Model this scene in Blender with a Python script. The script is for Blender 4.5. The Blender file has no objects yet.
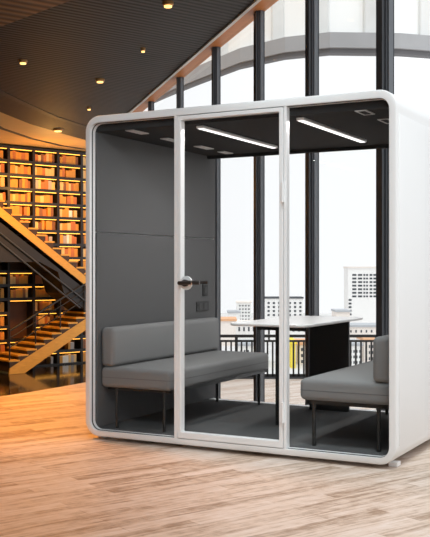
import bpy, bmesh, math, random
from mathutils import Vector, Matrix
random.seed(7)
sc = bpy.context.scene
COL = sc.collection
R = math.radians

# ------------------------------------------------------------------ camera
F, CX, CY, EYE = 950.0, 215.0, 268.5, 1.235
cam_d = bpy.data.cameras.new('camera')
cam_d.sensor_fit = 'HORIZONTAL'; cam_d.sensor_width = 36.0
cam_d.lens = F / 430.0 * 36.0
cam_d.clip_end = 3000
cam = bpy.data.objects.new('camera', cam_d); COL.objects.link(cam)
cam.location = (0, 0, EYE); cam.rotation_euler = (R(90), 0, 0)
sc.camera = cam

def at(px, py, Y):            # a point of the place at distance Y
    return Vector(((px - CX) * Y / F, Y, EYE - (py - CY) * Y / F))
def at_z(px, py, z):          # a point of the place at height z
    Y = (EYE - z) * F / (py - CY)
    return Vector(((px - CX) * Y / F, Y, z))

# ------------------------------------------------------------------ materials
def nt(name):
    m = bpy.data.materials.new(name); m.use_nodes = True
    t = m.node_tree
    return m, t, t.nodes, t.links, t.nodes['Principled BSDF']
def mat(name, col, rough=0.5, metal=0.0, noise=0.0, scale=40.0, bump=0.0, spec=0.5, emit=None, estr=0.0, stretch=(1, 1, 1)):
    m, t, n, l, b = nt(name)
    b.inputs['Base Color'].default_value = (*col, 1)
    b.inputs['Roughness'].default_value = rough
    b.inputs['Metallic'].default_value = metal
    b.inputs['Specular IOR Level'].default_value = spec
    if noise or bump:
        tc = n.new('ShaderNodeTexCoord'); mp = n.new('ShaderNodeMapping'); mp.inputs['Scale'].default_value = stretch
        nz = n.new('ShaderNodeTexNoise'); nz.inputs['Scale'].default_value = scale; nz.inputs['Detail'].default_value = 4
        l.new(tc.outputs['Object'], mp.inputs[0]); l.new(mp.outputs[0], nz.inputs['Vector'])
        if noise:
            mx = n.new('ShaderNodeMix'); mx.data_type = 'RGBA'
            mx.inputs[6].default_value = (*[c * (1 - noise) for c in col], 1)
            mx.inputs[7].default_value = (*[min(1, c * (1 + noise)) for c in col], 1)
            l.new(nz.outputs['Fac'], mx.inputs[0]); l.new(mx.outputs[2], b.inputs['Base Color'])
        if bump:
            bp = n.new('ShaderNodeBump'); bp.inputs['Strength'].default_value = bump; bp.inputs['Distance'].default_value = 0.002
            l.new(nz.outputs['Fac'], bp.inputs['Height']); l.new(bp.outputs[0], b.inputs['Normal'])
    if emit:
        b.inputs['Emission Color'].default_value = (*emit, 1); b.inputs['Emission Strength'].default_value = estr
    return m

def glass(name, tint=0.97, ior=1.3):
    m = bpy.data.materials.new(name); m.use_nodes = True
    t = m.node_tree; n = t.nodes; l = t.links; n.clear()
    o = n.new('ShaderNodeOutputMaterial'); mx = n.new('ShaderNodeMixShader')
    tr = n.new('ShaderNodeBsdfTransparent'); tr.inputs[0].default_value = (tint, tint, tint, 1)
    gl = n.new('ShaderNodeBsdfGlossy'); gl.inputs['Roughness'].default_value = 0.02
    fr = n.new('ShaderNodeFresnel'); fr.inputs[0].default_value = ior
    ge = n.new('ShaderNodeNewGeometry'); iv = n.new('ShaderNodeMath'); iv.operation = 'SUBTRACT'; iv.inputs[0].default_value = 1.0
    ml = n.new('ShaderNodeMath'); ml.operation = 'MULTIPLY'      # the sheet reflects at its outer faces only
    l.new(ge.outputs['Backfacing'], iv.inputs[1]); l.new(iv.outputs[0], ml.inputs[0]); l.new(fr.outputs[0], ml.inputs[1])
    l.new(ml.outputs[0], mx.inputs[0]); l.new(tr.outputs[0], mx.inputs[1]); l.new(gl.outputs[0], mx.inputs[2])
    l.new(mx.outputs[0], o.inputs[0])
    return m

def planks(name, cols, rough, angle, width=0.13, length=1.3, streak=0.5, rvar=0.15, spec=0.5):
    """wooden boards running along `angle` (world plan), grain streaks and worn patches"""
    m, t, n, l, b = nt(name)
    tc = n.new('ShaderNodeTexCoord'); mp = n.new('ShaderNodeMapping')
    mp.inputs['Rotation'].default_value = (0, 0, -angle)
    l.new(tc.outputs['Object'], mp.inputs[0])
    br = n.new('ShaderNodeTexBrick'); br.inputs['Scale'].default_value = 1.0
    br.inputs['Brick Width'].default_value = length; br.inputs['Row Height'].default_value = width
    br.inputs['Mortar Size'].default_value = 0.0025; br.inputs['Mortar Smooth'].default_value = 0.3
    br.offset = 0.37; br.inputs['Color1'].default_value = (0, 0, 0, 1); br.inputs['Color2'].default_value = (1, 1, 1, 1)
    br.inputs['Mortar'].default_value = (0.15, 0.15, 0.15, 1)
    l.new(mp.outputs[0], br.inputs['Vector'])
    m2 = n.new('ShaderNodeMapping'); m2.inputs['Scale'].default_value = (1.1, 11, 1)
    l.new(mp.outputs[0], m2.inputs[0])
    nz = n.new('ShaderNodeTexNoise'); nz.inputs['Scale'].default_value = 2.6; nz.inputs['Detail'].default_value = 8; nz.inputs['Roughness'].default_value = 0.74
    l.new(m2.outputs[0], nz.inputs['Vector'])
    n3 = n.new('ShaderNodeTexNoise'); n3.inputs['Scale'].default_value = 14; n3.inputs['Detail'].default_value = 6
    l.new(mp.outputs[0], n3.inputs['Vector'])
    a = n.new('ShaderNodeMath'); a.operation = 'MULTIPLY_ADD'; a.inputs[1].default_value = 0.22
    sep = n.new('ShaderNodeSeparateColor'); l.new(br.outputs['Color'], sep.inputs[0])
    l.new(sep.outputs[0], a.inputs[0]); l.new(nz.outputs['Fac'], a.inputs[2])
    a2 = n.new('ShaderNodeMath'); a2.operation = 'MULTIPLY_ADD'; a2.inputs[1].default_value = 0.3
    l.new(n3.outputs['Fac'], a2.inputs[0]); l.new(a.outputs[0], a2.inputs[2])
    cr = n.new('ShaderNodeValToRGB'); e = cr.color_ramp.elements
    lo, hi = 0.76 - streak * 0.30, 0.76 + streak * 0.30
    e[0].position = lo; e[0].color = (*cols[0], 1); e[1].position = hi; e[1].color = (*cols[2], 1)
    k = e.new((lo + hi) / 2); k.color = (*cols[1], 1)
    l.new(a2.outputs[0], cr.inputs[0]); l.new(cr.outputs[0], b.inputs['Base Color'])
    rr = n.new('ShaderNodeMath'); rr.operation = 'MULTIPLY_ADD'; rr.inputs[1].default_value = rvar; rr.inputs[2].default_value = rough
    l.new(n3.outputs['Fac'], rr.inputs[0]); l.new(rr.outputs[0], b.inputs['Roughness'])
    bp = n.new('ShaderNodeBump'); bp.inputs['Strength'].default_value = 0.12; bp.inputs['Distance'].default_value = 0.004
    l.new(a2.outputs[0], bp.inputs['Height']); l.new(bp.outputs[0], b.inputs['Normal'])
    b.inputs['Specular IOR Level'].default_value = spec
    return m

def slats(name, c0, c1, angle, pitch, rough=0.6):
    """narrow ceiling slats with dark joints"""
    m, t, n, l, b = nt(name)
    tc = n.new('ShaderNodeTexCoord'); mp = n.new('ShaderNodeMapping'); mp.inputs['Rotation'].default_value = (0, 0, -angle)
    l.new(tc.outputs['Object'], mp.inputs[0])
    wv = n.new('ShaderNodeTexWave'); wv.wave_type = 'BANDS'; wv.bands_direction = 'Y'; wv.inputs['Scale'].default_value = 2 * math.pi / (20 * pitch)
    l.new(mp.outputs[0], wv.inputs['Vector'])
    m2 = n.new('ShaderNodeMapping'); m2.inputs['Scale'].default_value = (0.35, 5.0, 1)
    l.new(mp.outputs[0], m2.inputs[0])
    nz = n.new('ShaderNodeTexNoise'); nz.inputs['Scale'].default_value = 1.0; nz.inputs['Detail'].default_value = 5
    l.new(m2.outputs[0], nz.inputs['Vector'])
    ml = n.new('ShaderNodeMath'); ml.operation = 'MULTIPLY'
    l.new(wv.outputs['Fac'], ml.inputs[0]); l.new(nz.outputs['Fac'], ml.inputs[1])
    cr = n.new('ShaderNodeValToRGB'); e = cr.color_ramp.elements
    e[0].position = 0.05; e[0].color = (*c0, 1); e[1].position = 0.55; e[1].color = (*c1, 1)
    l.new(ml.outputs[0], cr.inputs[0]); l.new(cr.outputs[0], b.inputs['Base Color'])
    bp = n.new('ShaderNodeBump'); bp.inputs['Strength'].default_value = 0.6; bp.inputs['Distance'].default_value = 0.02
    l.new(wv.outputs['Fac'], bp.inputs['Height']); l.new(bp.outputs[0], b.inputs['Normal'])
    b.inputs['Roughness'].default_value = rough
    return m

GRAIN = R(90 - 53)     # boards and ceiling slats run 53 degrees right of straight ahead
M = {}
M['white'] = mat('white_metal', (0.81, 0.812, 0.815), 0.38, noise=0.015, scale=3)
M['bead'] = mat('dark_gasket', (0.03, 0.03, 0.03), 0.6, noise=0.1)
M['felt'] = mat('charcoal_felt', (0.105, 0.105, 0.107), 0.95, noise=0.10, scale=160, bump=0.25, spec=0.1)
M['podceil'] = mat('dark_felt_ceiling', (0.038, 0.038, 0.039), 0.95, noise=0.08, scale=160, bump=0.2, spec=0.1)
M['carpet'] = mat('dark_grey_carpet', (0.105, 0.105, 0.106), 1.0, noise=0.25, scale=220, bump=0.6, spec=0.05)
M['fabric'] = mat('grey_upholstery', (0.20, 0.202, 0.202), 0.95, noise=0.07, scale=240, bump=0.35, spec=0.1)
M['piping'] = mat('seam_thread', (0.09, 0.09, 0.09), 0.95, noise=0.05)
M['black'] = mat('black_steel', (0.010, 0.010, 0.010), 0.45, noise=0.1, scale=20)
M['blackboard'] = mat('black_laminate', (0.006, 0.006, 0.006), 0.55, noise=0.1, scale=20)
M['top'] = mat('white_laminate', (0.66, 0.66, 0.66), 0.3, noise=0.01, scale=6)
M['chrome'] = mat('brushed_steel', (0.72, 0.72, 0.72), 0.25, 1.0, noise=0.03, scale=60)
M['lever'] = mat('dark_bronze', (0.03, 0.026, 0.025), 0.4, 0.3, noise=0.1)
M['vent'] = mat('pale_frame_and_sheen', (0.55, 0.55, 0.55), 0.5, noise=0.03)
M['led'] = mat('led_diffuser', (0.9, 0.9, 0.9), 0.4, emit=(1, 1, 0.98), estr=1.3, noise=0.01)
M['glass'] = glass('clear_glass', 0.99, 1.10)
M['window_glass'] = glass('window_glass', 0.94, 1.08)
M['floor'] = planks('worn_oak_boards', ((0.30, 0.195, 0.125), (0.60, 0.478, 0.392), (0.69, 0.60, 0.545)), 0.36, GRAIN, width=0.10, length=0.9, streak=0.66)
M['lowfloor'] = planks('pale_oak_boards', ((0.55, 0.38, 0.28), (0.70, 0.58, 0.50), (0.78, 0.70, 0.64)), 0.40, GRAIN, width=0.16, length=2.4)
M['darkfloor'] = mat('polished_black_stone', (0.018, 0.014, 0.012), 0.10, noise=0.4, scale=3, spec=0.8)
M['slab'] = mat('platform_edge', (0.25, 0.16, 0.10), 0.5, noise=0.1, scale=6)
M['ceil'] = slats('dark_slat_ceiling', (0.010, 0.008, 0.007), (0.038, 0.030, 0.025), GRAIN, 0.13)
M['brownceil'] = slats('brown_slat_ceiling', (0.09, 0.042, 0.018), (0.26, 0.125, 0.052), GRAIN, 0.22)
M['wood'] = mat('amber_wood', (0.62, 0.35, 0.06), 0.5, noise=0.22, scale=6, stretch=(1, 1, 5))
M['soffit'] = mat('warm_maple_soffit', (0.66, 0.42, 0.17), 0.55, noise=0.12, scale=2.5)
M['copper'] = mat('copper_wood_trim', (0.66, 0.25, 0.075), 0.5, noise=0.15, scale=9)
M['edgewhite'] = mat('cream_trim', (0.85, 0.82, 0.76), 0.5, noise=0.03)
M['mullion'] = mat('dark_steel_mullion', (0.050, 0.054, 0.062), 0.40, 0.2, noise=0.25, scale=5, stretch=(8, 8, 0.6))
M['mullion2'] = mat('grey_steel_cover', (0.15, 0.16, 0.175), 0.40, 0.3, noise=0.15, scale=5, stretch=(8, 8, 0.6))
M['mullion3'] = mat('brown_timber_edge', (0.22, 0.13, 0.085), 0.6, noise=0.2, scale=5)
M['shelf'] = mat('dark_walnut_shelf', (0.014, 0.009, 0.006), 0.5, noise=0.3, scale=8)
M['shelfback'] = mat('walnut_back', (0.09, 0.035, 0.012), 0.6, noise=0.25, scale=5)
M['strip'] = mat('warm_strip_light', (0.9, 0.6, 0.2), 0.5, emit=(1.0, 0.42, 0.045), estr=3.2, noise=0.01)
M['lamp'] = mat('warm_downlight', (0.9, 0.7, 0.4), 0.5, emit=(1.0, 0.55, 0.16), estr=2.2, noise=0.01)
M['brass'] = mat('copper_ring', (0.55, 0.30, 0.12), 0.35, 0.8, noise=0.05)
M['darkwall'] = mat('dark_library_wall', (0.05, 0.028, 0.016), 0.7, noise=0.2, scale=3)
M['underside'] = mat('black_stair_panel', (0.014, 0.013, 0.014), 0.55, noise=0.2, scale=3)
M['riser'] = mat('dark_riser', (0.05, 0.026, 0.012), 0.6, noise=0.2, scale=6)
M['plaster'] = mat('pale_concrete', (0.93, 0.93, 0.92), 0.8, noise=0.05, scale=0.6)
M['fascia'] = mat('grey_concrete_fascia', (0.36, 0.36, 0.37), 0.8, noise=0.12, scale=1.5)
M['fascia2'] = mat('dark_drip_edge', (0.16, 0.16, 0.17), 0.8, noise=0.12, scale=1.5)
M['pilaster'] = mat('weathered_pilaster', (0.72, 0.72, 0.71), 0.85, noise=0.15, scale=1.2)
M['bldg'] = mat('white_render', (0.86, 0.84, 0.82), 0.9, noise=0.04, scale=0.2)
M['bldg2'] = mat('cream_render', (0.84, 0.76, 0.70), 0.9, noise=0.05, scale=0.2)
M['bldg3'] = mat('grey_roofing', (0.45, 0.46, 0.48), 0.9, noise=0.08, scale=0.3)
M['pane'] = mat('dark_city_window', (0.055, 0.06, 0.07), 0.35, noise=0.3, scale=0.5)
M['terracotta'] = mat('apricot_roofing', (0.75, 0.42, 0.24), 0.9, noise=0.1, scale=0.4)
M['yellow'] = mat('yellow_paint', (0.85, 0.66, 0.06), 0.8, noise=0.06, scale=0.4)
M['street'] = mat('pale_asphalt', (0.62, 0.60, 0.59), 0.95, noise=0.25, scale=0.05)
BOOKM = [mat('book_' + nm, c, 0.7, noise=0.15, scale=9) for nm, c in (
    ('cream', (0.78, 0.52, 0.22)), ('ochre', (0.66, 0.30, 0.05)), ('rust', (0.52, 0.17, 0.05)),
    ('brown', (0.24, 0.10, 0.045)), ('white', (0.85, 0.80, 0.72)), ('grey', (0.42, 0.38, 0.36)))]
BOOKN = ['cream', 'ochre', 'rust', 'brown', 'white', 'grey']

# ------------------------------------------------------------------ helpers
class MB:
    def __init__(s): s.bm = bmesh.new()
    def box(s, x0, x1, y0, y1, z0, z1, bev=0.0, seg=1):
        r = bmesh.ops.create_cube(s.bm, size=1.0)
        vs = r['verts']
        for v in vs:
            v.co = Vector(((x0 + x1) / 2 + v.co.x * (x1 - x0), (y0 + y1) / 2 + v.co.y * (y1 - y0), (z0 + z1) / 2 + v.co.z * (z1 - z0)))
        if bev:
            es = list({e for v in vs for e in v.link_edges})
            bmesh.ops.bevel(s.bm, geom=es, offset=bev, segments=seg, profile=0.5, affect='EDGES')
        return s
    def tube(s, pts, r, seg=10, r2=None):
        pts = [Vector(p) for p in pts]
        rings = []
        for i, p in enumerate(pts):
            d = (pts[min(i + 1, len(pts) - 1)] - pts[max(i - 1, 0)]).normalized()
            up = Vector((0, 0, 1)) if abs(d.z) < 0.9 else Vector((1, 0, 0))
            a = d.cross(up).normalized(); b = d.cross(a)
            rr = r if r2 is None else r + (r2 - r) * i / (len(pts) - 1)
            rings.append([s.bm.verts.new(p + rr * (a * math.cos(2 * math.pi * k / seg) + b * math.sin(2 * math.pi * k / seg))) for k in range(seg)])
        for A, B in zip(rings, rings[1:]):
            for k in range(seg):
                s.bm.faces.new((A[k], A[(k + 1) % seg], B[(k + 1) % seg], B[k]))
        s.bm.faces.new(rings[0]); s.bm.faces.new(rings[-1][::-1])
        return s
    def prism(s, poly, fa, fb):
        """poly: list of 2D points; fa/fb map a 2D point to the two end faces"""
        A = [s.bm.verts.new(fa(*p)) for p in poly]; B = [s.bm.verts.new(fb(*p)) for p in poly]
        n = len(poly)
        s.bm.faces.new(A); s.bm.faces.new(B[::-1])
        for k in range(n): s.bm.faces.new((A[k], B[k], B[(k + 1) % n], A[(k + 1) % n]))
        return s
    def flat(s, poly, z0, z1):
        return s.prism(poly, lambda x, y: Vector((x, y, z0)), lambda x, y: Vector((x, y, z1)))
    def loft(s, loops, close=False):
        L = [[s.bm.verts.new(p) for p in lp] for lp in loops]
        n = len(L[0]); prs = list(zip(L, L[1:])) + ([(L[-1], L[0])] if close else [])
        for A, B in prs:
            for k in range(n): s.bm.faces.new((A[k], A[(k + 1) % n], B[(k + 1) % n], B[k]))
        return s
    def build(s, name, m, parent=None, smooth=35):
        bmesh.ops.recalc_face_normals(s.bm, faces=s.bm.faces[:])
        me = bpy.data.meshes.new(name); s.bm.to_mesh(me); s.bm.free()
        me.materials.append(m)
        if smooth:
            for p in me.polygons: p.use_smooth = True
            me.set_sharp_from_angle(angle=R(smooth))
        o = bpy.data.objects.new(name, me); COL.objects.link(o)
        if parent: o.parent = parent
        return o

def tag(o, label=None, cat=None, group=None, kind=None):
    if label: o['label'] = label
    if cat: o['category'] = cat
    if group: o['group'] = group
    if kind: o['kind'] = kind
    return o
def thing(name, label, cat, loc=(0, 0, 0), rz=0.0, group=None):
    o = bpy.data.objects.new(name, None); COL.objects.link(o)
    o.location = loc; o.rotation_euler = (0, 0, rz); o.empty_display_size = 0.1
    return tag(o, label, cat, group)
def struct(o, label=None, cat=None):
    o['kind'] = 'structure'
    return tag(o, label, cat)
def rrect(x0, x1, z0, z1, r, n=8):
    pts = []
    for cx_, cz_, a0 in ((x1 - r, z1 - r, 0), (x0 + r, z1 - r, 90), (x0 + r, z0 + r, 180), (x1 - r, z0 + r, 270)):
        for k in range(n + 1):
            a = R(a0 + 90.0 * k / n); pts.append((cx_ + r * math.cos(a), cz_ + r * math.sin(a)))
    return pts

# ------------------------------------------------------------------ the setting
ANG = R(28.2)
U = Vector((math.cos(ANG), -math.sin(ANG), 0)); V = Vector((math.sin(ANG), math.cos(ANG), 0))
W, D = 2.315, 1.90
P0 = Vector((-0.9312, 6.882, 0))
def pod(a, y, z=0.0): return P0 + U * a + V * y + Vector((0, 0, z))
LOW = -1.63                                            # level of the hall round the platform
ZC = EYE + 3.54                                        # ceiling
def wall_x(Y): return 4.247 - 0.2778 * Y               # line of the great window

edge = [at_z(px, py, 0) for px, py in ((-60, 403), (-30, 400), (0, 396.5), (30, 392), (60, 387), (87, 382))]
plat = [(-11, -5), (-11, 9.0)] + [(-4.2, 8.45)] + [(p.x, p.y) for p in edge] + [(-0.9, 10.45), (-0.55, 10.1), (-0.25, 9.4)]
for a_ in (0.25, 1.2, 2.45): p = pod(a_, 2.02); plat.append((p.x, p.y))
plat += [(wall_x(7.3), 7.3), (wall_x(-5), -5)]
o = MB().flat(plat, LOW, 0.0).build('floor', M['floor'], smooth=0)
struct(o, 'worn wooden plank floor of the platform under the white pod', 'floor')
o = MB().flat([(-13, 5), (-13, 31), (-1.95, 31), (-1.9, 28), (-0.75, 9.8), (-0.75, 5)], LOW - 0.2, LOW - 0.003).build('floor_hall', M['darkfloor'], smooth=0)
struct(o, 'dark polished floor mirroring the bookcases at the foot of the stairs', 'floor')
o = MB().flat([(-0.75, 5), (-0.75, 9.8), (-1.9, 28), (-1.9, 25.1), (7.5, 25.1), (7.5, 5)][:3] + [(-1.7, 25.1), (7.5, 25.1), (7.5, 5)], LOW - 0.2, LOW).build('floor_balcony', M['lowfloor'], smooth=0)
struct(o, 'pale plank floor running out to the black balcony railing', 'floor')

arc = [at_z(px, py, ZC) for px, py in ((85, 140), (60, 133), (30, 124), (0, 112), (-40, 92))]
dk = [(wall_x(27.3) - 0.205, 27.3)] + [(p.x, p.y) for p in arc] + [(-5.3, 15.5), (-5.4, 10), (-5.4, -6), (0.1, -6), (0.0, 4.0), (-1.0, 6.6), (-0.2, 10.6), (wall_x(11.2) - 0.205, 11.2)]  # unseen near edge shaped to shade the left floor and admit skylight
o = MB().flat(dk, ZC, ZC + 0.03).build('ceiling', M['ceil'], smooth=0)
struct(o, 'dark slatted wooden ceiling', 'ceiling')
o = MB().flat([(-13, -6), (-13, 31), (wall_x(31), 31), (wall_x(11.2) + 0.05, 11.2), (-0.2, 10.6), (-1.0, 6.6), (0.0, 4.0), (0.1, -6)], ZC + 0.03, ZC + 0.3).build('ceiling_soffit', M['soffit'], smooth=0)
struct(o, 'warm maple soffit ring above the bookcases', 'ceiling')
b1, b2 = at_z(0, 27, ZC - 0.06), at_z(72, 0, ZC - 0.06)
dv = (b2 - b1); e1 = b1 - dv * 2.0; e2 = b2 + dv * 2.2
o = MB().flat([(e1.x, e1.y), (e2.x, e2.y), (e2.x - 1, e2.y - 5), (e1.x - 1, e2.y - 5)], ZC - 0.06, ZC + 0.001).build('ceiling_panel', M['brownceil'], smooth=0)
struct(o, 'lighter brown ceiling panel in the upper corner', 'ceiling')
gv = [at_z(px, py, ZC - 0.01) for px, py in ((-20, 84), (0, 94), (20, 103.5), (50, 117), (85, 128), (110, 134))]
mb = MB()
vs = [[mb.bm.verts.new((p.x + dx, p.y - dx * 0.4, z)) for p in gv] for dx, z in ((0, ZC - 0.012), (0.16, ZC - 0.012), (0.16, ZC + 0.02), (0, ZC + 0.02))]
for i in range(4):
    A, B = vs[i], vs[(i + 1) % 4]
    for k in range(len(gv) - 1): mb.bm.faces.new((A[k], A[k + 1], B[k + 1], B[k]))
for k in (0, -1): mb.bm.faces.new([vs[i][k] for i in range(4)])
struct(mb.build('trim_1', M['bead'], smooth=0), 'black curved joint in the dark ceiling', 'trim')
# fascia of the ring: a second fine dark joint
gv = [at_z(px, py, ZC + 0.02) for px, py in ((-20, 118), (0, 129), (30, 139), (60, 146), (84, 149.5))]
mb = MB()
for p, q in zip(gv, gv[1:]):
    mb.prism([(0, 0), (1, 0), (1, 1), (0, 1)], lambda s, t, p=p, q=q: Vector((p.x + (q.x - p.x) * s + t * 0.12, p.y + (q.y - p.y) * s - t * 0.04, ZC + 0.018)),
             lambda s, t, p=p, q=q: Vector((p.x + (q.x - p.x) * s + t * 0.12, p.y + (q.y - p.y) * s - t * 0.04, ZC + 0.035)))
struct(mb.build('trim_2', M['bead'], smooth=0), 'thin dark joint in the maple soffit', 'trim')
def edge_strip(off0, off1, z0, z1, name, m, label):
    o = MB().flat([(wall_x(27.3) + off0, 27.3), (wall_x(-6) + off0, -6), (wall_x(-6) + off1, -6), (wall_x(27.3) + off1, 27.3)], z0, z1).build(name, m, smooth=0)
    struct(o, label, 'trim')
edge_strip(-0.24, -0.185, ZC - 0.03, ZC + 0.02, 'trim_3', M['edgewhite'], 'cream edge strip of the dark ceiling along the window')
edge_strip(-0.185, 0.06, ZC - 0.012, ZC + 0.02, 'trim_4', M['copper'], 'copper coloured wooden strip above the window posts')

# the great window: posts and panes
wdir = Vector((-0.2778, 1, 0)).normalized(); wang = math.atan2(wdir.y, wdir.x)
win = struct(thing('window_1', 'tall window wall of dark steel posts and clear panes', 'window'))
qs = [1 / (x + 49.0) for x in (151, 180, 216, 259, 312, 385)]
qs = [qs[0] + 0.00125, qs[0] + 0.00062] + qs
while qs[-1] > -0.0005: qs.append(qs[-1] - 0.00049)
Ys = [4035 * q for q in qs]
for i, Y in enumerate(Ys):
    z0 = LOW if Y > 7.6 else 0.0
    def wp(a, b, c, Y=Y): return Vector((wall_x(Y), Y, c)) + wdir * a + Vector((wdir.y, -wdir.x, 0)) * b
    def fin(a0, a1, b0, b1, m, name, par):
        return MB().prism([(a0, b0), (a1, b0), (a1, b1), (a0, b1)], lambda a, b: wp(a, b, z0), lambda a, b: wp(a, b, ZC - 0.005)).build(name, m, par, smooth=0)
    po = fin(-0.11, 0.11, -0.045, 0.045, M['mullion'], 'post', win)
    fin(-0.13, -0.05, -0.022, 0.022, M['mullion2'], 'cover_strip', po)
    fin(0.03, 0.09, 0.046, 0.075, M['mullion3'] if abs(Y - 13.1) < 0.1 else M['mullion'], 'timber_edge', po)
    fin(-0.09, -0.03, -0.075, -0.046, M['mullion'], 'flange', po)
    if i:
        Y0 = Ys[i - 1]
        A = Vector((wall_x(Y), Y, 0)) + wdir * 0.12; B = Vector((wall_x(Y0), Y0, 0)) - wdir * 0.12
        nn = Vector((wdir.y, -wdir.x, 0)) * 0.006
        if z0 == 0.0 and Y0 > 7.6: B = Vector((wall_x(7.3), 7.3, 0))
        MB().flat([tuple((A - nn)[:2]), tuple((A + nn)[:2]), tuple((B + nn)[:2]), tuple((B - nn)[:2])], z0 + 0.01, ZC - 0.015).build('pane', M['window_glass'], win, smooth=0)

# library wall, unseen side walls added to block daylight
L0 = Vector((-6.11, 27.0, 0)); LE = (Vector((-3.89, 28.9, 0)) - L0).normalized(); LN = Vector((LE.y, -LE.x, 0))
def lib(s, off, z): return L0 + LE * s + LN * off + Vector((0, 0, z))
def lib_px(px, py, off):          # where a sight line meets the vertical plane `off` in front of the shelves
    d = Vector(((px - CX) / F, 1, -(py - CY) / F)); c = Vector((0, 0, EYE))
    t = ((L0 + LN * off) - c).dot(LN) / d.dot(LN); p = c + d * t
    return (p - L0).dot(LE), p.z
def proj(p): return CX + F * p.x / p.y, CY - F * (p.z - EYE) / p.y
o = MB().prism([(-10, LOW), (3.3, LOW), (3.3, ZC + 0.03), (-10, ZC + 0.03)], lambda s, z: lib(s, -0.42, z), lambda s, z: lib(s, -0.62, z)).build('wall_back', M['darkwall'], smooth=0)
struct(o, 'dark wall behind the bookcases', 'wall')
o = MB().box(-2.75, -2.6, -6, 8.3, 0, ZC).build('blocker_wall_near', M['darkwall'], smooth=0)  # added out of view to keep daylight off the left floor
struct(o, 'added dark wall beside the platform, unseen, blocking daylight', 'wall')
o = MB().box(-12.2, -12, -6, 30, LOW, ZC + 0.35).build('blocker_wall_left', M['darkwall'], smooth=0)  # added out of view to shut side skylight out of the library
struct(o, 'added dark wall left of the hall, unseen, blocking daylight', 'wall')

# ------------------------------------------------------------------ the pod
podE = thing('office_pod', 'white glass-fronted office booth with rounded frame standing on the wooden floor', 'office pod', P0, -ANG)
N = 10
def loop(in_, y, r): return [Vector((x, y, z)) for x, z in rrect(-0.014 + in_, W - 0.003 - in_, 0.026 + in_, 2.337 - in_, r, N)]
def loop2(t, y, r): return [Vector((x, y, z)) for x, z in rrect(0.030 + t, W - 0.05 - t, 0.068 + t, 2.286 - t, r, N)]
MB().loft([loop(0.014, 0.0, 0.10), loop(0.005, 0.004, 0.108), loop(0.0, 0.014, 0.115), loop(0.0, D - 0.014, 0.115), loop(0.014, D, 0.10),
           loop2(0, D, 0.012), loop2(0, 0.0625, 0.012), loop2(0, 0.062, 0.07), loop2(0, 0.0, 0.07)], close=True).build('shell', M['white'], podE)
# dark gasket and pale inner bead just inside the shell
MB().loft([loop2(-0.001, 0.024, 0.07), loop2(0.003, 0.024, 0.067), loop2(0.003, 0.034, 0.067), loop2(-0.001, 0.034, 0.07)], close=True).build('gasket', M['bead'], podE)
MB().loft([loop2(-0.001, 0.036, 0.07), loop2(0.004, 0.036, 0.066), loop2(0.004, 0.062, 0.066), loop2(-0.001, 0.062, 0.07)], close=True).build('glazing_bead', M['white'], podE)
for x0, x1 in ((W - 0.005, W + 0.002), (-0.019, -0.012)):
    MB().box(x0, x1, 0.045, D - 0.045, 0.145, 2.185, 0.0025, 2).build('side_panel', M['white'], podE)
for fx in (0.06, W - 0.06):
    for fy in (0.14, D - 0.14):
        MB().box(fx - 0.03, fx + 0.03, fy - 0.035, fy + 0.035, 0.0, 0.03, 0.004).build('foot', M['white'], podE)
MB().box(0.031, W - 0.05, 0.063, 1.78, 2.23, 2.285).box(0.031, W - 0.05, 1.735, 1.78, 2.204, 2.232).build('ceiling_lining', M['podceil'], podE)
MB().box(0.031, W - 0.05, 0.063, 1.765, 0.067, 0.078).build('carpet', M['carpet'], podE)
for s in (0, 1):
    for z0, z1 in ((0.078, 1.4975), (1.5025, 2.23)):
        xa, xb = (0.029, 0.048) if s == 0 else (W - 0.068, W - 0.049)
        MB().box(xa, xb, 0.063, 1.885, z0, z1, 0.003).build('wall_lining', M['felt'], podE)
def pane(x0, x1, y, z0, z1, par, name='glass_pane'):
    return MB().box(x0, x1, y - 0.005, y + 0.005, z0, z1).build(name, M['glass'], par, smooth=0)
MB().prism([(0.036, 0.12), (0.07, 0.076), (0.736, 0.076), (0.736, 2.28), (0.07, 2.28), (0.036, 2.22)],
           lambda x, z: Vector((x, 0.044, z)), lambda x, z: Vector((x, 0.054, z))).build('glass_pane', M['glass'], podE, smooth=0)
MB().prism([(1.577, 0.076), (W - 0.10, 0.076), (W - 0.058, 0.12), (W - 0.058, 2.22), (W - 0.10, 2.28), (1.577, 2.28)],
           lambda x, z: Vector((x, 0.044, z)), lambda x, z: Vector((x, 0.054, z))).build('glass_pane', M['glass'], podE, smooth=0)
MB().prism([(0.049, 0.09), (0.07, 0.076), (W - 0.10, 0.076), (W - 0.069, 0.10), (W - 0.069, 2.23), (W - 0.10, 2.27), (0.07, 2.27), (0.049, 2.24)],
           lambda x, z: Vector((x, 1.790, z)), lambda x, z: Vector((x, 1.800, z))).build('rear_glass', M['glass'], podE, smooth=0)
for x0, x1 in ((0.735, 0.760), (1.558, 1.578)):
    MB().box(x0, x1, 0.002, 0.056, 0.066, 2.287, 0.003).build('post', M['white'], podE)
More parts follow.
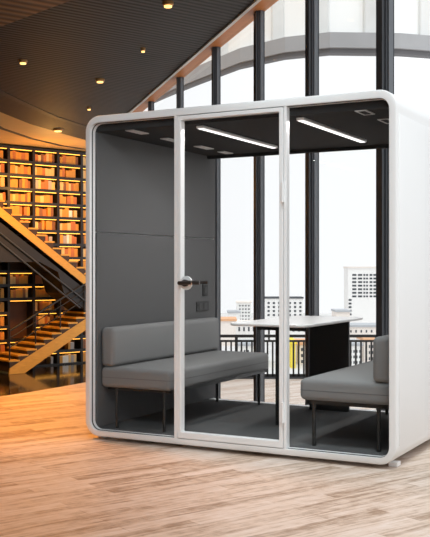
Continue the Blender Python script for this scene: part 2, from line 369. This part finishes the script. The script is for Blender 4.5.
# door
def rectring(x0, x1, z0, z1, t, tb, y0, y1, name, m, par):
    mb = MB()
    out = [(x0, z0), (x1, z0), (x1, z1), (x0, z1)]; inn = [(x0 + t, z0 + tb), (x1 - t, z0 + tb), (x1 - t, z1 - t), (x0 + t, z1 - t)]
    mb.loft([[Vector((x, y0, z)) for x, z in out], [Vector((x, y1, z)) for x, z in out], [Vector((x, y1, z)) for x, z in inn], [Vector((x, y0, z)) for x, z in inn]], close=True)
    bmesh.ops.bevel(mb.bm, geom=mb.bm.edges[:], offset=0.003, segments=2, affect='EDGES')
    return mb.build(name, m, par)
door = rectring(0.763, 1.555, 0.072, 2.280, 0.027, 0.042, -0.002, 0.055, 'door', M['white'], podE)
pane(0.789, 1.529, 0.045, 0.113, 2.254, door)
for zz in (1.73, 0.303):
    h = MB().tube([(1.5565, -0.008, zz - 0.066), (1.5565, -0.008, zz + 0.066)], 0.0105, 12).box(1.536, 1.5565, -0.006, 0.0, zz - 0.06, zz + 0.06).build('hinge', M['white'], door)
hd = MB().tube([(0.838, -0.012, 1.136), (0.838, 0.0, 1.136)], 0.047, 28).build('handle_rose', M['white'], door)
MB().tube([(0.838, -0.0115, 1.136), (0.838, -0.034, 1.136)], 0.024, 20).tube([(0.800, -0.04, 1.136), (0.812, -0.046, 1.136), (0.835, -0.048, 1.137), (0.86, -0.046, 1.139), (0.905, -0.046, 1.140)], 0.014, 12)\
    .build('lever', M['lever'], hd)
MB().tube([(0.905, -0.046, 1.140), (0.913, -0.046, 1.140)], 0.016, 14).build('collar', M['chrome'], hd)
MB().tube([(0.913, -0.046, 1.140), (0.955, -0.046, 1.140), (0.962, -0.044, 1.140)], 0.0145, 12).build('lever_end', M['lever'], hd)
MB().tube([(0.838, 0.055, 1.136), (0.838, 0.09, 1.136), (0.83, 0.10, 1.138), (0.95, 0.10, 1.14)], 0.012, 10).build('inner_lever', M['lever'], hd)
# ceiling fittings
for xa in (0.855, 1.610):
    lb = MB().box(xa - 0.028, xa + 0.028, 0.15, 1.40, 2.211, 2.2305, 0.004).build('light_bar', M['white'], podE)
    MB().box(xa - 0.020, xa + 0.020, 0.162, 1.388, 2.2085, 2.212).build('diffuser', M['led'], lb)
def vent(x0, x1, y0, y1, m):
    mb = MB()
    out = [(x0, y0), (x1, y0), (x1, y1), (x0, y1)]; t = 0.012
    inn = [(x0 + t, y0 + t), (x1 - t, y0 + t), (x1 - t, y1 - t), (x0 + t, y1 - t)]
    mb.loft([[Vector((x, y, 2.224)) for x, y in out], [Vector((x, y, 2.231)) for x, y in out], [Vector((x, y, 2.231)) for x, y in inn], [Vector((x, y, 2.224)) for x, y in inn]], close=True)
    f = mb.build('ceiling_vent', M['vent'], podE, smooth=0)
    MB().box(x0 + t, x1 - t, y0 + t, y1 - t, 2.2265, 2.231).build('grille', m, f, smooth=0)
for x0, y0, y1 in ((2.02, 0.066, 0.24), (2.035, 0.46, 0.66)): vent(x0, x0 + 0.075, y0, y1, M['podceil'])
for y0, y1 in ((0.09, 0.30), (0.57, 0.78), (1.09, 1.31), (1.50, 1.66)): vent(0.275, 0.345, y0, y1, M['vent'])  # left plates paler: glossy reflection painted into the grille colour
for xa in (0.855, 1.610):                                # the light the two bars give
    d = bpy.data.lights.new('bar_light', 'AREA'); d.shape = 'RECTANGLE'; d.size = 0.05; d.size_y = 1.28; d.energy = 13; d.color = (1, 0.98, 0.95)
    o = bpy.data.objects.new('bar_light', d); COL.objects.link(o); o.location = pod(xa, 0.77, 2.20); o.rotation_euler = (0, 0, -ANG)
# switch and socket on the left lining
sw = MB().box(0.0475, 0.056, 1.645, 1.735, 0.995, 1.095, 0.003).build('light_switch', M['blackboard'], podE)
MB().box(0.056, 0.060, 1.665, 1.715, 1.02, 1.07, 0.001).build('rocker', M['bead'], sw)
so = MB().box(0.0475, 0.056, 1.535, 1.755, 0.865, 0.945, 0.003).build('power_socket', M['blackboard'], podE)
for yy in (1.575, 1.66): MB().box(0.056, 0.0585, yy, yy + 0.055, 0.878, 0.932, 0.001).build('outlet', M['bead'], so)

# ------------------------------------------------------------------ sofas and table
CF = 0.078
def sofa(sg, label):
    ax = 0.37 if sg > 0 else W - 0.37
    t = thing('upholstered_bench', label, 'sofa', pod(ax, 0.90, CF), -ANG, 'sofas inside the pod')
    def X(a, b): return (sg * (a - 0.37), sg * (b - 0.37)) if sg > 0 else (sg * (b - 0.37), sg * (a - 0.37))
    y0, y1 = -0.80, 0.85
    x0, x1 = X(0.050 if sg > 0 else 0.071, 0.650 if sg > 0 else 0.690); s = MB().box(x0, x1, y0, y1, 0.290 if sg > 0 else 0.300, 0.440, 0.034, 5).build('seat', M['fabric'], t, 60)
    MB().loft([[Vector((x, y, 0.3665)) for x, y in rrect(x0 - 0.0005, x1 + 0.0005, y0 - 0.0005, y1 + 0.0005, 0.036, 6)],
               [Vector((x, y, 0.3650)) for x, y in rrect(x0 - 0.0018, x1 + 0.0018, y0 - 0.0018, y1 + 0.0018, 0.036, 6)],
               [Vector((x, y, 0.3635)) for x, y in rrect(x0 - 0.0005, x1 + 0.0005, y0 - 0.0005, y1 + 0.0005, 0.036, 6)]]).build('seam', M['piping'], s)
    x0, x1 = X(0.050 if sg > 0 else 0.071, 0.170 if sg > 0 else 0.195); MB().box(x0, x1, y0, y1, 0.4405, 0.728, 0.036, 5).build('backrest', M['fabric'], t, 60)
    x0, x1 = X(0.10, 0.64)
    f = MB()
    for yy in (y0 + 0.03, y1 - 0.055): f.box(x0, x1, yy, yy + 0.025, 0.275, 0.301)
    for xx in (x0, x1 - 0.025): f.box(xx, xx + 0.025, y0 + 0.03, y1 - 0.03, 0.275, 0.301)
    f.build('base_frame', M['black'], t)
    for a in ((0.185, 0.585) if sg > 0 else (0.165, 0.605)):
        x = sg * (a - 0.37)
        for yy in (y0 + (0.02 if sg > 0 else 0.05), y1 - 0.08):
            MB().tube([(x, yy, 0), (x, yy, 0.283)], 0.0115 if sg > 0 else 0.0135, 12).build('leg', M['black'], t)
sofa(1, 'grey upholstered bench sofa along the charcoal lining beside the door handle')
sofa(-1, 'grey upholstered bench sofa seen end-on against the right side of the pod')
tb = thing('meeting_table', 'narrow table with white top and black supports between the two sofas', 'table', pod(1.2, 1.06, CF), -ANG)
tl = lambda t, z, r: [Vector((x, y, z)) for x, y in rrect(0.935 - 1.2 + t, 1.535 - 1.2 - t, 0.41 - 1.06 + t, 1.66 - 1.06 - t, r, 8)]
mb = MB().loft([tl(0.006, 0.748, 0.064), tl(0, 0.754, 0.07), tl(0, 0.763, 0.07), tl(0.004, 0.767, 0.066)])
mb.bm.verts.ensure_lookup_table(); nL = 36
mb.bm.faces.new(mb.bm.verts[0:nL]); mb.bm.faces.new(mb.bm.verts[3 * nL:4 * nL])
mb.build('tabletop', M['top'], tb)
MB().box(1.062 - 1.2, 1.405 - 1.2, 1.63 - 1.06, 1.655 - 1.06, 0, 0.748, 0.002).build('support_panel', M['blackboard'], tb)
MB().box(1.147 - 1.2, 1.205 - 1.2, 0.775 - 1.06, 0.80 - 1.06, 0, 0.748, 0.002).build('leg', M['blackboard'], tb)
MB().box(1.0 - 1.2, 1.40 - 1.2, 0.765 - 1.06, 0.775 - 1.06, 0.70, 0.748, 0.002).build('apron', M['blackboard'], tb)

# ------------------------------------------------------------------ library: bookcases, books, stairs
PITCH = 0.397; TOPZ = 4.76; ROWS = 16
bounds = [lib_px(px, 200, 0)[0] for px in (-41, -16, 9, 34, 58.5, 82)] + [2.98, 3.2]
bounds = bounds[:6] + [bounds[5] + 0.62]
ORD = ['first', 'second', 'third', 'fourth', 'fifth', 'sixth', 'seventh', 'eighth', 'ninth', 'tenth', 'eleventh', 'twelfth', 'thirteenth', 'fourteenth', 'fifteenth', 'sixteenth']
under_poly = [(0, 212), (100, 292), (100, 322), (64, 290), (58, 270), (0, 262)]
def inside(p, poly):
    x, y = p; c = False
    for (x0, y0), (x1, y1) in zip(poly, poly[1:] + poly[:1]):
        if (y0 > y) != (y1 > y) and x < (x1 - x0) * (y - y0) / (y1 - y0) + x0: c = not c
    return c
low_poly = [(0, 384), (22, 384), (100, 320), (100, 302), (87, 308), (8, 366), (0, 370)]
def libbox(mb, s0, s1, o0, o1, z0, z1):
    return mb.prism([(s0, o0), (s1, o0), (s1, o1), (s0, o1)], lambda s, o: lib(s, o, z0), lambda s, o: lib(s, o, z1))
UN = ['beyond the photo edge on the left', 'cut by the left photo edge', 'second visible from the left', 'third visible from the left', 'fourth visible from the left', 'beside the white pod frame']
UB = [None, 'leftmost bookcase', 'second bookcase', 'third bookcase', 'fourth bookcase', 'fifth bookcase']
book_me = {}
nb = 0
for u in range(6):
    if u == 0: continue
    s0, s1 = bounds[u], bounds[u + 1]
    root = thing('bookcase', 'tall dark bookcase with warm lit shelves, ' + UN[u], 'bookcase', lib((s0 + s1) / 2, 0, LOW), 0, 'bookcases of the library wall')
    base = Matrix.Translation(-root.location)
    def lb(mb, name, m):
        o = mb.build(name, m, root, smooth=0); o.data.transform(base); return o
    lb(libbox(MB(), s0 + 0.002, s1 - 0.002, -0.40, -0.36, LOW, TOPZ), 'back_panel', M['shelfback'])
    for a in (s0 + 0.002, s1 - 0.037): lb(libbox(MB(), a, a + 0.035, -0.36, 0.0, LOW, TOPZ), 'side_panel', M['shelf'])
    for r in range(ROWS + 1):
        z = TOPZ - PITCH * r
        niche = (u == 2 and r in (12, 13)) 
        if niche: continue
        lb(libbox(MB(), s0 + 0.037, s1 - 0.037, -0.36, -0.004, z - 0.085, z), 'shelf', M['shelf'])
        if r < ROWS:
            cpx = proj(lib((s0 + s1) / 2, 0, z - 0.2))
            lit = not inside(cpx, under_poly) and random.random() > 0.12
            if r in (7,) and u == 2: lit = True
            if lit: lb(libbox(MB(), s0 + 0.06, s1 - 0.06, -0.055, -0.02, z - 0.101, z - 0.086), 'strip_light', M['strip'])
    # books, each one a thing of its own
    for r in range(ROWS):
        zb = TOPZ - PITCH * (r + 1)
        if u == 2 and r in (11, 12, 13): continue
        if (u, r) in ((2, 8), (1, 8), (5, 11)): continue
        c = [proj(lib(s0 + (s1 - s0) * k / 4, 0, zb + 0.14)) for k in range(5)]
        x = s0 + 0.05 + random.uniform(0, 0.05); lean = 0.0; k = 0
        pal = random.choice(((0, 1, 1, 2, 3), (1, 1, 2, 0, 1), (4, 0, 1, 2, 5), (2, 3, 1, 1, 0)))
        while True:
            w = random.uniform(0.075, 0.125); h = random.uniform(0.20, 0.275); d = random.uniform(0.20, 0.25)
            if x + w > s1 - 0.05: break
            if random.random() < 0.06: x += random.uniform(0.03, 0.07); continue
            q = proj(lib(x + w / 2, 0, zb + 0.15))
            if not (-14 < q[0] < 95) or inside(q, under_poly) or inside(q, low_poly): x += w + 0.003; continue
            ci = random.choice(pal)
            key = (ci, random.randrange(3))
            if key not in book_me:
                mb = MB().box(-0.5, 0.5, -0.5, 0.5, 0, 1)
                o = mb.build('book', BOOKM[ci], smooth=0); book_me[key] = o.data
                pg = MB().box(-0.40, 0.40, -0.44, 0.46, 0.985, 1.004).build('pages', BOOKM[4], smooth=0); book_me[('p',) + key] = pg.data
                bpy.data.objects.remove(o); bpy.data.objects.remove(pg)
            o = bpy.data.objects.new('book', book_me[key]); COL.objects.link(o)
            o.location = lib(x + w / 2, -0.075 - d / 2, zb + 0.0005); o.scale = (w, d, h)
            o.rotation_euler = (0, 0, math.atan2(LE.y, LE.x))
            pgo = bpy.data.objects.new('pages', book_me[('p',) + key]); COL.objects.link(pgo); pgo.parent = o
            tag(o, '%s book, %s from left on %s shelf from top, %s from left' % (BOOKN[ci], ORD[k], ORD[r], UB[u]), 'book', 'books on the library shelves')
            nb += 1; k += 1; x += w + 0.003
print('BOOKS', nb)

def flight(name, label, pts_px, rise_sign, off1, off0, nsteps, depth_px, rail):
    (xa, ya), (xb, yb) = pts_px                   # nosing line, in the plane of the outer side
    sA, zA = lib_px(xa, ya, off1); sB, zB = lib_px(xb, yb, off1)
    root = thing(name, label, 'staircase', lib(sA, off1, LOW), 0, 'library stairs')
    base = Matrix.Translation(-root.location)
    def part(mb, nm, m, par=root, smooth=0):
        o = mb.build(nm, m, par, smooth=smooth); o.data.transform(base); return o
    ds, dz = (sB - sA) / nsteps, (zB - zA) / nsteps
    H = depth_px
    for o0, o1 in ((off1 - 0.05, off1), (off0, off0 + 0.05)):
        poly = [(sA, zA - 0.06), (sB, zB - 0.06), (sB, zB - 0.06 - H), (sA, zA - 0.06 - H)]
        if zA < zB: poly = [(sA, zA - 0.06), (sB, zB - 0.06), (sB, zB - 0.06 - H), (sA + 0.45, LOW), (sA - 0.02, LOW)]
        part(MB().prism(poly, lambda s, z: lib(s, o0, z), lambda s, z: lib(s, o1, z)), 'stringer', M['wood'])
    for k in range(nsteps):
        s0, s1 = sA + ds * k, sA + ds * (k + 1)
        zt = max(zA + dz * k, zA + dz * (k + 1))
        st = part(libbox(MB(), s0, s1, off0 + 0.01, off1 - 0.005, zt - abs(dz) - 0.17, zt - 0.03), 'step', M['riser'])
        part(libbox(MB(), s0 - 0.03, s1 + 0.03, off0, off1 + 0.01, zt - 0.03, zt + 0.015), 'tread', M['wood'], st)
    if rail:
        for hh, rr in ((0.95, 0.03), (0.5, 0.014), (0.75, 0.014)):
            part(MB().tube([lib(sA, off1 - 0.02, zA + hh), lib(sB, off1 - 0.02, zB + hh)], rr, 8), 'handrail', M['black'], smooth=60)
        for k in range(0, nsteps + 1, 3):
            part(MB().tube([lib(sA + ds * k, off1 - 0.02, zA + dz * k - 0.05), lib(sA + ds * k, off1 - 0.02, zA + dz * k + 0.95)], 0.018, 8), 'baluster', M['black'], smooth=60)
    return root, part
flight('staircase', 'lower wooden stair flight rising from the dark polished floor towards the pod', ((10, 366), (100, 307.5)), 1, 1.35, 0.25, 11, 0.30, True)
up, part = flight('staircase', 'upper wooden stair flight with black underside descending towards the pod', ((-14, 193), (100, 286)), -1, 1.35, 0.25, 14, 0.26, False)
pl = [lib_px(x, y, 1.30) for x, y in ((-14, 211), (100, 301), (100, 322), (64, 293), (58, 272), (40, 262), (-14, 262))]
part(MB().prism(pl, lambda s, z: lib(s, 0.30, z), lambda s, z: lib(s, 1.30, z)), 'underside_panel', M['underside'])
for a, b in (((-14, 222), (100, 313)), ((-14, 231), (80, 308))):
    A = lib_px(*a, 1.33); B = lib_px(*b, 1.33)
    part(MB().tube([lib(A[0], 1.33, A[1]), lib(B[0], 1.33, B[1])], 0.028, 8), 'underside_rib', M['mullion'], smooth=60)

# ------------------------------------------------------------------ ceiling downlights
for px, py, r, lab in ((23, 60, .075, 'in the dark ceiling nearest the brown panel'), (100, 79, .085, 'in the dark ceiling, largest one left of the window strip'),
                       (58, 129, .13, 'closest to the maple soffit ring'), (89, 107, .05, 'dim small one just above the pod corner'),
                       (168, 2, .075, 'at the very top of the ceiling near the window strip'), (143, 48, .04, 'small one in mid ceiling by the window strip')):
    p = at_z(px, py, ZC)
    t = thing('ceiling_light', 'round warm downlight ' + lab, 'ceiling light', (p.x, p.y, ZC), 0, 'ceiling downlights')
    rr = [[Vector((q * math.cos(a * math.pi / 12), q * math.sin(a * math.pi / 12), z)) for a in range(24)] for q, z in ((r, 0.0), (r, -0.035), (r * 0.72, -0.05), (r * 0.72, 0.0))]
    MB().loft(rr, close=True).build('ring', M['brass'], t)
    MB().tube([(0, 0, -0.07), (0, 0, -0.055), (0, 0, 0.0)], r * 0.70, 20).build('bulb', M['lamp'], t)

# ------------------------------------------------------------------ balcony railing
RY = 24.7
rl = thing('balcony_railing', 'black metal balcony railing beyond the pod glass', 'railing', (2.5, RY, LOW))
RX0, RX1 = -1.2, 6.0
for z0, z1, d, nm in ((1.085, 1.135, .035, 'top_rail'), (0.965, 0.995, .018, 'rail'), (0.06, 0.11, .022, 'rail')):
    MB().box(RX0 - 2.5, RX1 - 2.5, -d, d, z0 - 0.012, z1 + 0.012).build(nm, M['black'], rl, smooth=0)
MB().box(RX0 - 2.5, RX1 - 2.5, -0.06, 0.10, 0, 0.05).build('kerb', M['mullion'], rl, smooth=0)
x = RX0; k = 0
while x < RX1:
    w = 0.038 if k % 9 == 4 else 0.022
    MB().box(x - 2.5 - w, x - 2.5 + w, -w, w, 0.05, 1.09 if k % 9 == 4 else 0.97).build('post' if k % 9 == 4 else 'baluster', M['black'], rl, smooth=0)
    x += 0.135; k += 1

# ------------------------------------------------------------------ outside: overhang of the opposite wing
wing = thing('building_wing', 'pale curved wing of the building with grey fascia seen through the upper window', 'building', (3, 27, 0))
def ringpts(pxs, lift, depth=0.0):
    h = 6.2
    out = []
    for px, py in pxs:
        Y = h * F / (CY - py); out.append(((px - CX) * Y / F * (1 + depth / 30), Y + depth))
    return out
bp_ = ((150, 88), (175, 76), (200, 65), (240, 48), (285, 37), (330, 32), (400, 33), (460, 38), (540, 50))
fr, bk = ringpts(bp_, 0), ringpts(bp_, 0, 1.0)
poly = [(x - 3, y - 27) for x, y in fr] + [(x - 3, y - 27) for x, y in bk[::-1]]
ztop = EYE + 6.2
MB().flat(poly, ztop - 0.40, ztop).build('fascia', M['fascia'], wing, smooth=0)
fr2, bk2 = ringpts(bp_, 0, 0.12), ringpts(bp_, 0, 0.4)
MB().flat([(x - 3, y - 27) for x, y in fr2] + [(x - 3, y - 27) for x, y in bk2[::-1]], ztop - 0.52, ztop - 0.40).build('drip_edge', M['fascia2'], wing, smooth=0)
fr3, bk3 = ringpts(bp_, 0, 0.5), ringpts(bp_, 0, 1.0)
MB().flat([(x - 3, y - 27) for x, y in fr3] + [(x - 3, y - 27) for x, y in bk3[::-1]], ztop, ztop + 5).build('facade', M['plaster'], wing, smooth=0)
for px in (225, 278, 322, 370, 425):
    for i in range(len(bp_) - 1):
        if bp_[i][0] <= px < bp_[i + 1][0]:
            f_ = (px - bp_[i][0]) / (bp_[i + 1][0] - bp_[i][0])
            p = Vector((fr3[i][0] + (fr3[i + 1][0] - fr3[i][0]) * f_ - 3, fr3[i][1] + (fr3[i + 1][1] - fr3[i][1]) * f_ - 27, 0))
            MB().box(p.x - 0.17, p.x + 0.17, p.y - 0.22, p.y + 0.3, ztop, ztop + 4.9, 0.03).build('pilaster', M['pilaster'], wing)

# ------------------------------------------------------------------ outside: city below
GZ = -24.0
o = MB().box(-250, 350, 60, 540, GZ - 0.5, GZ).build('ground', M['street'], smooth=0)
struct(o, 'pale street level far below the balcony', 'ground')
def building(px0, px1, py0, Y, label, m, rows=(), win=(0.5, 0.5), roof=None, deep=14.0, name='apartment_building'):
    a = at(px0, py0, Y); b = at(px1, py0, Y); cx_ = (a.x + b.x) / 2; w = (b.x - a.x) / 2; h = a.z - GZ
    t = thing(name, label, 'building', (cx_, Y, GZ), 0)
    MB().box(-w, w, 0, deep, 0, h).build('wall', m, t, smooth=0)
    MB().box(-w - 0.3, w + 0.3, -0.3, deep + 0.3, h, h + 0.7).build('roof', roof or m, t, smooth=0)
    for (ya, yb, nr, nc, xa, xb) in rows:
        za, zb_ = at(0, ya, Y).z - GZ, at(0, yb, Y).z - GZ
        ph = (za - zb_) / nr; pw = 2 * w * (xb - xa) / nc
        for r in range(nr):
            for c in range(nc):
                z1 = za - ph * r; x0 = -w + 2 * w * xa + pw * c
                MB().box(x0 + pw * (1 - win[0]) / 2, x0 + pw * (1 + win[0]) / 2, -0.08, 0.1, z1 - ph * win[1], z1).build('window', M['pane'], t, smooth=0)
    return t
building(348, 382, 268, 440, 'tallest pale tower block with rows of dark windows beside the dark window post', M['bldg'],
         ((274, 299, 7, 2, 0.10, 0.44), (274, 299, 7, 2, 0.44, 0.60), (274, 299, 7, 3, 0.62, 0.95), (299, 317, 5, 1, 0.0, 0.12)), (0.72, 0.52), M['bldg2'])
building(264, 303, 298.5, 450, 'white apartment block with a dense window grid above the table top', M['bldg'],
         ((302, 318, 4, 7, 0.05, 1.0),), (0.42, 0.5), M['pane'])
building(237, 251, 303, 455, 'white stepped block left of the brown-edged window post', M['bldg'], ((305, 322, 5, 4, 0.1, 0.95),), (0.5, 0.42), M['bldg2'])
building(228, 240, 313, 400, 'low grey-roofed block behind the left end of the table', M['bldg'], (), roof=M['bldg3'])
building(336, 350, 312, 380, 'low grey-roofed shed behind the right end of the table', M['bldg2'], (), roof=M['bldg3'], name='shed')
building(220, 268, 324, 330, 'long low white building seen under the table top', M['bldg'], ((327, 334, 1, 9, 0.05, 0.95),), (0.35, 0.6), M['bldg2'])
building(270, 345, 325, 330, 'long low pale building to the right of the front table leg', M['bldg'], ((328, 334, 1, 12, 0.05, 0.95),), (0.4, 0.6))
building(346, 392, 327, 335, 'low cream building at the foot of the tower block', M['bldg2'], ((330, 335, 1, 8, 0.05, 0.95),), (0.3, 0.5), M['bldg3'])
building(214, 236, 321, 310, 'small apricot-roofed house behind the railing on the left', M['bldg2'], (), roof=M['terracotta'], name='house')
building(238, 262, 346, 250, 'pale house low behind the railing', M['bldg'], ((350, 368, 3, 6, 0.05, 0.95),), (0.4, 0.5), M['bldg3'], name='house')
building(291, 295.5, 344, 240, 'narrow yellow building behind the railing', M['yellow'], ())
building(298, 330, 345, 250, 'grey house hidden behind the black table panel', M['bldg2'], ((348, 366, 3, 6, 0.05, 0.95),), (0.4, 0.5), M['terracotta'], name='house')
building(346, 362, 346, 245, 'white house behind the railing near the right sofa', M['bldg'], ((350, 372, 4, 5, 0.05, 0.95),), (0.45, 0.5), M['bldg3'], name='house')
building(364, 384, 341, 255, 'cream house behind the railing beside the right backrest', M['bldg2'], ((345, 369, 4, 6, 0.05, 0.95),), (0.45, 0.5), M['terracotta'], name='house')

# ------------------------------------------------------------------ light
wd = bpy.data.worlds.new('sky'); sc.world = wd; wd.use_nodes = True
bg = wd.node_tree.nodes['Background']; bg.inputs[0].default_value = (0.975, 0.997, 1.015, 1); bg.inputs[1].default_value = 1.22
def lamp(name, kind, loc, energy, col, aim=None, **kw):
    d = bpy.data.lights.new(name, kind); d.energy = energy; d.color = col
    for k, v in kw.items(): setattr(d, k, v)
    o = bpy.data.objects.new(name, d); COL.objects.link(o); o.location = loc
    if aim is not None: o.rotation_euler = (Vector(aim) - Vector(loc)).to_track_quat('-Z', 'Y').to_euler()
    return o
e, az = R(68), R(-88)
sd = Vector((math.cos(e) * math.cos(az), math.cos(e) * math.sin(az), math.sin(e)))
lamp('sun', 'SUN', tuple(sd * 30), 1.9, (0.86, 0.97, 1.0), (0, 0, 0), angle=R(18))
WARM = (1.0, 0.36, 0.005)
lamp('hall_spot', 'SPOT', (-2.4, 9.0, ZC - 0.1), 1900, WARM, (-2.2, 8.6, 0), spot_size=R(66), spot_blend=0.9, shadow_soft_size=0.3)
lamp('hall_spot', 'SPOT', (-2.35, 8.0, ZC - 0.1), 1250, WARM, (-1.5, 5.2, 0), spot_size=R(60), spot_blend=1.0, shadow_soft_size=0.3)
lamp('front_fill_spot', 'SPOT', (-0.5, 0.8, ZC - 0.1), 880, (0.90, 0.975, 1.0), (-0.5, 6.7, 1.6), spot_size=R(42), spot_blend=0.9, shadow_soft_size=0.5)  # added unseen fill lamp, brightens the pod front
lamp('stair_spot', 'SPOT', (-4.6, 22.5, ZC - 0.1), 2300, (1.0, 0.40, 0.03), tuple(lib(1.0, 0.8, 0.6)), spot_size=R(85), spot_blend=0.8, shadow_soft_size=0.25)
lamp('soffit_fill', 'POINT', tuple(lib(1.0, 1.2, 3.6)), 95, (1.0, 0.50, 0.12), None, shadow_soft_size=0.2)  # added point light without a fixture, brightens the soffit

sc.view_settings.view_transform = 'Standard'; sc.view_settings.look = 'None'
sc.view_settings.gamma = 1.0; sc.view_settings.exposure = 0.0; sc.view_settings.use_curve_mapping = False
cy = sc.cycles
cy.use_denoising = True; cy.transparent_max_bounces = 24; cy.max_bounces = 10; cy.diffuse_bounces = 5
cy.sample_clamp_indirect = 6.0; cy.caustics_reflective = False; cy.caustics_refractive = False
